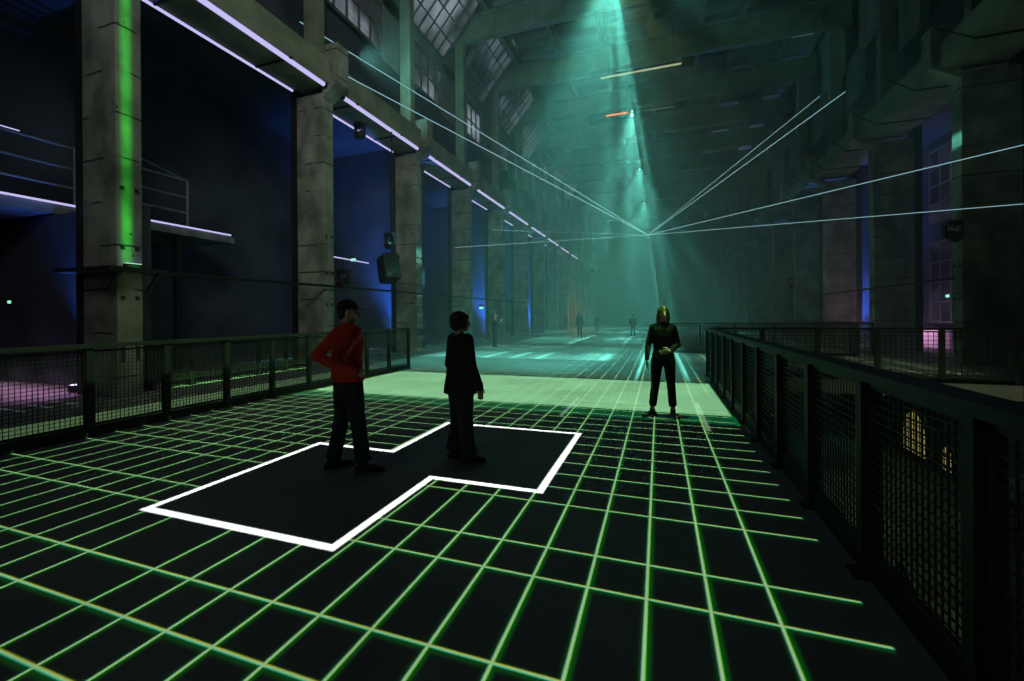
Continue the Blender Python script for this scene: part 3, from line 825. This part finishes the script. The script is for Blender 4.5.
def hand(bm, w, d, nrm, side, curl=.35, s=1.0):
    """w wrist, d direction of the fingers, nrm out of the palm, side = towards the thumb"""
    w, d, nrm, side = Vector(w), Vector(d).normalized(), Vector(nrm).normalized(), Vector(side).normalized()
    loft(bm, [w, w + d * .035 * s, w + d * .075 * s, w + d * .09 * s], [(.026 * s, .019 * s), (.036 * s, .016 * s), (.040 * s, .015 * s), (.038 * s, .012 * s)], side, 14)
    for i, (off, L) in enumerate(((.029, .070), (.010, .078), (-.010, .073), (-.029, .058))):
        a = w + d * .088 * s + side * off * s; q = [a]; ang = curl * .5; p = a
        for seg in (.42, .33, .25):
            dd = (d * math.cos(ang) + nrm * math.sin(ang)); p = p + dd * L * seg * s; q.append(p); ang += curl * (1.0 + .12 * i)
        loft(bm, q, [.0088 * s, .0082 * s, .0076 * s, .0066 * s], side, 10)
    a = w + d * .022 * s + side * .026 * s
    q = [a, a + (side * .75 + d * .6 + nrm * .25).normalized() * .035 * s, a + (side * .75 + d * .6 + nrm * .25).normalized() * .035 * s + (side * .25 + d * .9 + nrm * .35).normalized() * .032 * s]
    q.append(q[-1] + (d * .95 + nrm * .35).normalized() * .022 * s)
    loft(bm, q, [.013 * s, .0105 * s, .0092 * s, .0075 * s], nrm, 10)

def person(name, label, loc, rz, h, J, wear, vox=.012, handvox=.007, group=None, props=None):
    """J: joints for a 1.75 m figure facing +Y; wear: clothing materials and shapes"""
    s = h / 1.75
    g = {'sh_l': (-.175, 0, 1.425), 'sh_r': (.175, 0, 1.425), 'hip_l': (-.09, 0, .92), 'hip_r': (.09, 0, .92), 'head_yaw': 0.0, 'head_dx': 0, 'head_dy': .012, 'curl': .35}
    g.update(J)
    V = lambda k: Vector(g[k]) * s
    hy = g['head_yaw']; R = Matrix.Rotation(hy, 4, 'Z')
    neck0 = Vector((0, -.01, 1.44)) * s; hc = Vector((g['head_dx'], g['head_dy'], 1.632)) * s
    bm = B()
    # trunk
    loft(bm, [Vector((0, 0, .97)) * s, Vector((0, 0, 1.02)) * s, Vector((0, 0, 1.12)) * s, Vector((0, 0, 1.28)) * s, Vector((0, -.005, 1.40)) * s],
         [(.12 * s, .08 * s), (.135 * s, .09 * s), (.125 * s, .085 * s), (.15 * s, .10 * s), (.13 * s, .08 * s)])
    loft(bm, [neck0, (neck0 + hc) / 2 + Vector((0, -.012, 0)), hc + Vector((0, -.01, -.04)) * s], [.058 * s, .052 * s, .055 * s])
    # head: skull, jaw, face
    def HP(x, y, z): return hc + (R @ Vector((x, y, z))) * s
    ball(bm, HP(0, -.012, .022), (.076 * s, .096 * s, .098 * s), R)
    ball(bm, HP(0, .018, -.030), (.060 * s, .074 * s, .082 * s), R)
    ball(bm, HP(0, .052, -.088), (.026 * s, .026 * s, .022 * s), R)                       # chin
    loft(bm, [HP(0, .086, .012), HP(0, .100, -.012), HP(0, .108, -.032)], [.009 * s, .012 * s, .014 * s], (1, 0, 0), 10)      # nose
    for sx in (-1, 1):
        ball(bm, HP(sx * .079, -.005, -.012), (.010 * s, .020 * s, .032 * s), R)           # ear
        ball(bm, HP(sx * .030, .078, .018), (.018 * s, .012 * s, .006 * s), R)             # brow
        ball(bm, HP(sx * .036, .066, -.030), (.020 * s, .020 * s, .020 * s), R)            # cheek
    ball(bm, HP(0, .084, -.056), (.024 * s, .012 * s, .006 * s), R); ball(bm, HP(0, .082, -.066), (.021 * s, .012 * s, .006 * s), R)   # lips
    # limbs
    for q in 'lr':
        sh, el, wr = V('sh_' + q), V('el_' + q), V('wr_' + q)
        loft(bm, [sh, sh.lerp(el, .4), el, el.lerp(wr, .35), wr], [.050 * s, .045 * s, .036 * s, .036 * s, .024 * s])
        hd = Vector(g['hd_' + q]); hand(bm, wr, hd, g['hn_' + q], g['ht_' + q], g['curl'], s)
        hp, kn, an = V('hip_' + q), V('kn_' + q), V('an_' + q)
        loft(bm, [hp, hp.lerp(kn, .5), kn, kn.lerp(an, .35), an], [.080 * s, .068 * s, .050 * s, .050 * s, .034 * s])
        f = Vector(g['ft_' + q]).normalized(); loft(bm, [an + Vector((0, 0, -.03)) * s - f * .03, an + f * .08 * s + Vector((0, 0, -.045)) * s, an + f * .15 * s + Vector((0, 0, -.05)) * s], [.034 * s, .032 * s, .024 * s])
    o = fuse(name, bm, wear['skin'], None, handvox, 1)
    o.location = loc; o.rotation_euler = (0, 0, rz); tag(o, label, 'person', group)
    # eyes
    if vox < .015:
        for sx in (-1, 1):
            e = B(); ball(e, HP(sx * .031, .078, .002), (.011 * s, .008 * s, .007 * s), R); link('eye', e, wear['eye'], o, True)
    # upper garment
    j = wear['top']; bm = B(); hem = j.get('hem', .90); fl = j.get('flare', 0.0); t_ = j.get('loose', .012)
    zs = [hem, hem + .10, 1.06, 1.16, 1.28, 1.38, 1.445]
    ws = [.165 + fl, .158 + fl * .7, .140 + fl * .35, .142 + fl * .2, .165, .172, .115]
    ds = [.125 + fl * .8, .122 + fl * .6, .112 + fl * .3, .112, .125, .112, .075]
    loft(bm, [Vector((0, j.get('lean', 0) * (z - .9), z)) * s for z in zs], [((w + t_) * s, (d + t_) * s) for w, d in zip(ws, ds)], (1, 0, 0), 28, caps=False)
    loft(bm, [V('sh_l') + Vector((.02, 0, .01)), Vector((0, 0, 1.46)) * s, V('sh_r') + Vector((-.02, 0, .01))], [.05 * s, (.065 * s, .06 * s), .05 * s], (0, 1, 0))
    loft(bm, [Vector((0, -.01, 1.44)) * s, Vector((0, -.005, 1.44 + j.get('collar', .06))) * s], [(.078 * s, .07 * s), (.064 * s, .06 * s)], caps=False)
    ar = j.get('arm', 1.0)
    for q in 'lr':
        sh, el, wr = V('sh_' + q), V('el_' + q), V('wr_' + q)
        e2 = el.lerp(wr, .5); cuff = el.lerp(wr, j.get('sleeve', .93))
        sag = Vector((0, 0, -.008)) * s
        loft(bm, [sh, sh.lerp(el, .35), sh.lerp(el, .75) + sag, el, e2, cuff], [.068 * s * ar, .064 * s * ar, .057 * s * ar, .053 * s * ar, .049 * s * ar, .042 * s * ar])
        for ff, k in ((.85, .058), (1.0, .056)):        # creases at the elbow
            c = sh.lerp(el, ff); ball(bm, c + sag, (k * s * ar,) * 3)
    g_ = fuse(j.get('name', 'jacket'), bm, j['mat'], o, vox, 2)
    # trousers
    j = wear['legs']; bm = B(); lw = j.get('w', 1.0); hemr = j.get('hem_r', .055); ht = j.get('end', .96)
    loft(bm, [Vector((0, 0, 1.04)) * s, Vector((0, 0, .98)) * s, Vector((0, -.01, .90)) * s, Vector((0, -.005, .85)) * s], [(.150 * s, .108 * s), (.158 * s, .115 * s), (.168 * s, .125 * s), (.150 * s, .11 * s)], (1, 0, 0), 28, caps=False)
    for q in 'lr':
        hp, kn, an = V('hip_' + q), V('kn_' + q), V('an_' + q); end = kn.lerp(an, ht)
        loft(bm, [hp, hp.lerp(kn, .35), hp.lerp(kn, .75), kn, kn.lerp(end, .4), kn.lerp(end, .85), end], [.098 * s * lw, .090 * s * lw, .074 * s * lw, .068 * s * lw, .066 * s * lw, (hemr + .004) * s, hemr * s], (1, 0, 0), 20, caps=False)
        ball(bm, kn + Vector((0, -.012, -.03)) * s, (.066 * s * lw, .064 * s * lw, .03 * s))
        if ht > .9: ball(bm, end + Vector((0, .004, .03)) * s, ((hemr + .008) * s, (hemr + .012) * s, .025 * s))
    fuse('trousers', bm, j['mat'], o, vox, 2)
    # shoes
    for q in 'lr':
        an = V('an_' + q); f = Vector(g['ft_' + q]).normalized(); base = Vector((an.x, an.y, 0)); sd = f.cross(Vector((0, 0, 1)))
        bm = B(); up = Vector((0, 0, 1)) * s
        loft(bm, [base - f * .055 * s + up * .040, base + up * .046, base + f * .08 * s + up * .043, base + f * .15 * s + up * .034, base + f * .19 * s + up * .030], [(.036 * s, .034 * s), (.040 * s, .044 * s), (.044 * s, .036 * s), (.046 * s, .028 * s), (.034 * s, .022 * s)], sd)
        loft(bm, [base - f * .01 * s + up * .05, base - f * .012 * s + up * .115], [(.040 * s, .048 * s), (.044 * s, .048 * s)], sd, caps=False)
        shoe = fuse('shoe', bm, wear['shoe'], o, min(vox, .009) if vox < .02 else vox, 1)
        if vox < .015:
            bm = B(); loft(bm, [base - f * .075 * s + up * .010, base + up * .010, base + f * .09 * s + up * .010, base + f * .17 * s + up * .010, base + f * .205 * s + up * .010], [(.030 * s, .0095 * s), (.040 * s, .0095 * s), (.047 * s, .0095 * s), (.042 * s, .0095 * s), (.020 * s, .008 * s)], sd)
            link('sole', bm, wear['sole'], shoe, True)
    # hair / cap
    hs = wear.get('hair')
    if hs:
        bm = B()
        if hs['kind'] == 'short':
            ball(bm, HP(0, -.022, .030), (.080 * s, .094 * s, .092 * s), R)
            ball(bm, HP(0, -.055, -.030), (.066 * s, .050 * s, .060 * s), R)
        elif hs['kind'] == 'bob':
            ball(bm, HP(0, -.024, .030), (.102 * s, .116 * s, .102 * s), R)
            ball(bm, HP(0, -.052, -.034), (.096 * s, .080 * s, .080 * s), R)
            for sx in (-1, 1): ball(bm, HP(sx * .066, .012, -.016), (.026 * s, .050 * s, .064 * s), R)
            ball(bm, HP(0, .062, .062), (.064 * s, .036 * s, .028 * s), R)
        elif hs['kind'] == 'long':
            ball(bm, HP(0, -.020, .034), (.086 * s, .102 * s, .094 * s), R)
            ball(bm, HP(0, -.055, -.05), (.084 * s, .060 * s, .11 * s), R)
            for sx in (-1, 1): loft(bm, [HP(sx * .060, .030, .050), HP(sx * .080, .016, -.02), HP(sx * .082, .006, -.10), HP(sx * .078, .012, -.15)], [.024 * s, .026 * s, .028 * s, .018 * s])
        hair = fuse('hair', bm, hs['mat'], o, min(vox, .009) if vox < .02 else vox, 1)
    cp = wear.get('cap')
    if cp:
        bm = B(); ball(bm, HP(0, -.012, .050), (.088 * s, .106 * s, .082 * s), R)
        bmesh.ops.bisect_plane(bm, geom=bm.verts[:] + bm.edges[:] + bm.faces[:], plane_co=HP(0, 0, .030), plane_no=(0, 0, -1), clear_outer=True)
        bmesh.ops.holes_fill(bm, edges=[e for e in bm.edges if e.is_boundary])
        ball(bm, HP(0, -.012, .132), (.010, .010, .006))
        crown = link('cap', bm, cp, o, True)
        bm = B(); n = 14; top, low = [], []
        for i in range(n + 1):
            a = PI * i / n; x = .074 * math.cos(a)
            top.append((x, .055 + .0, 0)); low.append((x * 1.0, .060 + .105 * math.sin(a) ** .7, -.012 * math.sin(a)))
        vt = [[bm.verts.new(HP(p[0], p[1], .034 + dz + p[2])) for p in L] for L in (top, low) for dz in (0, .006)]
        for i in range(n):
            bm.faces.new((vt[0][i], vt[0][i + 1], vt[2][i + 1], vt[2][i])); bm.faces.new((vt[1][i], vt[3][i], vt[3][i + 1], vt[1][i + 1]))
            bm.faces.new((vt[2][i], vt[2][i + 1], vt[3][i + 1], vt[3][i])); bm.faces.new((vt[0][i], vt[1][i], vt[1][i + 1], vt[0][i + 1]))
        bmesh.ops.recalc_face_normals(bm, faces=bm.faces); link('brim', bm, cp, crown)
    return o

def cloth(name, c, rough=.85):
    m = mottled(name, tuple(v * .85 for v in c), tuple(min(1, v * 1.12) for v in c), 9.0, rough, 6, .5)
    return m
skin = mottled('skin', (0.42, 0.27, 0.20), (0.50, 0.33, 0.25), 14, .6, 4, .1)
eye = mat('eye', (0.03, 0.03, 0.03), .2)
sole_d = mat('dark_sole', (0.03, 0.03, 0.03), .7); sole_w = mat('white_sole', (0.4, 0.4, 0.38), .7)
red = cloth('red_fleece', (0.50, 0.030, 0.015)); navy = cloth('dark_denim', (0.018, 0.022, 0.035)); blackc = cloth('black_wool', (0.014, 0.016, 0.018)); coal = cloth('charcoal_cloth', (0.014, 0.015, 0.018))
cap_m = cloth('black_cap', (0.012, 0.013, 0.016)); shoe_m = mat('black_leather', (0.014, 0.014, 0.015), .5)
hair_b = mottled('brown_hair', (0.05, 0.03, 0.02), (0.10, 0.06, 0.035), 60, .6, 4, .6, (1, 1, .15)); coal2 = cloth('dark_grey_knit', (0.022, 0.023, 0.026)); hair_l = mottled('fair_hair', (0.10, 0.075, 0.03), (0.22, 0.17, 0.07), 60, .55, 4, .6, (1, 1, .15))
dark_hair = mottled('dark_hair', (0.015, 0.012, 0.01), (0.035, 0.028, 0.02), 60, .6, 4, .6, (1, 1, .15))

man = person('person', 'person in a red top and black cap, hands on hips, inside the white outline', (-3.19, 3.78, 0), math.radians(62 - 90), 1.83,
    {'el_l': (-.43, -.17, 1.17), 'wr_l': (-.235, .02, 1.015), 'hd_l': (.55, .70, -.30), 'hn_l': (.75, -.5, -.2), 'ht_l': (-.3, .3, .9),
     'el_r': (.35, -.26, 1.17), 'wr_r': (.255, -.02, 1.03), 'hd_r': (-.35, .85, -.25), 'hn_r': (-.85, -.4, -.2), 'ht_r': (.2, .3, .9),
     'kn_l': (-.125, -.02, .49), 'an_l': (-.15, -.10, .085), 'ft_l': (.25, 1, 0), 'kn_r': (.125, .055, .49), 'an_r': (.17, .085, .085), 'ft_r': (.62, .78, 0),
     'head_yaw': -.45, 'curl': .45},
    {'skin': skin, 'eye': eye, 'top': {'mat': red, 'name': 'fleece_top', 'hem': .92, 'loose': .034, 'collar': .085, 'arm': 1.12, 'sleeve': .95},
     'legs': {'mat': navy, 'w': 1.14, 'hem_r': .074}, 'shoe': shoe_m, 'sole': sole_d, 'hair': {'kind': 'short', 'mat': dark_hair}, 'cap': cap_m})
p2 = person('person', 'person with a dark bob in a long black suit jacket, inside the white outline', (-2.16, 4.43, 0), math.radians(50 - 90), 1.70,
    {'el_l': (-.235, -.03, 1.13), 'wr_l': (-.235, .05, .88), 'hd_l': (0, .12, -1), 'hn_l': (1, .1, 0), 'ht_l': (0, 1, .1),
     'el_r': (.245, .02, 1.13), 'wr_r': (.255, .12, .885), 'hd_r': (.02, .15, -1), 'hn_r': (-1, .1, 0), 'ht_r': (0, 1, .1),
     'kn_l': (-.10, 0, .49), 'an_l': (-.12, -.03, .085), 'ft_l': (.2, 1, 0), 'kn_r': (.10, .02, .49), 'an_r': (.12, .03, .085), 'ft_r': (.45, .9, 0), 'head_yaw': -.35},
    {'skin': skin, 'eye': eye, 'top': {'mat': blackc, 'name': 'jacket', 'hem': .80, 'flare': .045, 'loose': .032, 'collar': .05, 'arm': 1.25, 'sleeve': .99},
     'legs': {'mat': blackc, 'w': 1.25, 'hem_r': .098, 'end': .98}, 'shoe': shoe_m, 'sole': sole_d, 'hair': {'kind': 'bob', 'mat': dark_hair}})
p3 = person('person', 'person with fair hair and dark clothes facing us, standing alone by the bright band', (.06, 7.36, 0), math.radians(186), 1.79,
    {'sh_l': (-.150, 0, 1.415), 'sh_r': (.150, 0, 1.415), 'el_l': (-.225, .0, 1.14), 'wr_l': (-.08, .185, 1.05), 'hd_l': (.95, .15, -.1), 'hn_l': (0, -1, 0), 'ht_l': (0, .1, 1),
     'el_r': (.225, -.03, 1.14), 'wr_r': (.255, .06, .90), 'hd_r': (.0, .12, -1), 'hn_r': (-1, .1, 0), 'ht_r': (0, 1, .1),
     'kn_l': (-.115, .02, .49), 'an_l': (-.145, 0, .085), 'ft_l': (-.15, 1, 0), 'kn_r': (.125, .01, .49), 'an_r': (.175, 0, .085), 'ft_r': (.75, .65, 0), 'head_yaw': .15},
    {'skin': skin, 'eye': eye, 'top': {'mat': coal2, 'name': 'jacket', 'hem': .88, 'flare': .01, 'loose': .004, 'collar': .05, 'arm': .88, 'sleeve': .92},
     'legs': {'mat': coal, 'w': .98, 'hem_r': .058, 'end': .80}, 'shoe': shoe_m, 'sole': sole_w, 'hair': {'kind': 'long', 'mat': hair_l}})
stand = {'el_l': (-.24, -.02, 1.13), 'wr_l': (-.25, .05, .88), 'hd_l': (0, .12, -1), 'hn_l': (1, .1, 0), 'ht_l': (0, 1, .1),
         'el_r': (.24, .02, 1.13), 'wr_r': (.25, .06, .88), 'hd_r': (0, .12, -1), 'hn_r': (-1, .1, 0), 'ht_r': (0, 1, .1),
         'kn_l': (-.10, 0, .49), 'an_l': (-.12, -.02, .085), 'ft_l': (0, 1, 0), 'kn_r': (.10, .02, .49), 'an_r': (.12, .02, .085), 'ft_r': (.2, 1, 0)}
raised = dict(stand); raised.update({'el_r': (.25, .12, 1.18), 'wr_r': (.12, .30, 1.32), 'hd_r': (-.3, .4, .8), 'hn_r': (-1, 0, 0), 'ht_r': (0, 1, 0)})
pale = cloth('pale_jacket', (0.35, 0.38, 0.38))
def far_wear(a, b): return {'skin': skin, 'eye': eye, 'top': {'mat': a, 'name': 'jacket', 'hem': .88, 'arm': 1.05}, 'legs': {'mat': b}, 'shoe': shoe_m, 'sole': sole_d, 'hair': {'kind': 'short', 'mat': dark_hair}}
for lab, (x, y), rz, h, po, we in (
    ('distant person with a raised hand and pale-edged jacket, left of the rest', (-8.3, 21.2), -60, 1.80, raised, far_wear(coal, coal)),
    ('distant dark standing person beside the small outlined square', (-5.5, 31.2), 20, 1.84, stand, far_wear(blackc, blackc)),
    ('distant dark standing person straight beyond the light band, by a white line', (-1.95, 34.9), -10, 1.72, stand, far_wear(blackc, coal)),
    ('faintest distant person, furthest away in the haze', (-6.6, 48.6), 0, 1.76, stand, far_wear(coal, blackc))):
    person('person', lab, (x, y, 0), math.radians(rz), h, po, we, vox=.022, handvox=.016)
light('person_rim_light', 'SPOT', (-4.5, 23.0, 3.2), 90, (0.4, 1.0, 0.95), .05, spot_size=math.radians(20), spot_blend=.5)
aim(bpy.data.objects['person_rim_light'], (-8.3, 21.2, 1.0))
light('shoulder_light', 'SPOT', (.12, 7.55, 12.0), 1300, (0.95, 1.0, 0.12), .02, spot_size=math.radians(3.0), spot_blend=.6)
aim(bpy.data.objects['shoulder_light'], (.06, 7.36, 1.6))
# ------------------------------------------------------------------ haze
hz_m = bpy.data.materials.new('haze'); hz_m.use_nodes = True
nt = hz_m.node_tree; nt.nodes.remove(nt.nodes['Principled BSDF'])
vs = nt.nodes.new('ShaderNodeVolumeScatter'); vs.inputs['Color'].default_value = (0.85, 0.97, 1.0, 1); vs.inputs['Density'].default_value = HAZE
vs.inputs['Anisotropy'].default_value = 0.25
nt.links.new(vs.outputs[0], nt.nodes['Material Output'].inputs['Volume'])
bm = B(); box(bm, XL + .05, 11.2, 0.01, XR - .05, YE - .05, ZR - .2)
hz_o = tag(link('haze', bm, hz_m), 'thin teal stage haze filling the far part of the hall', 'haze', kind='stuff')
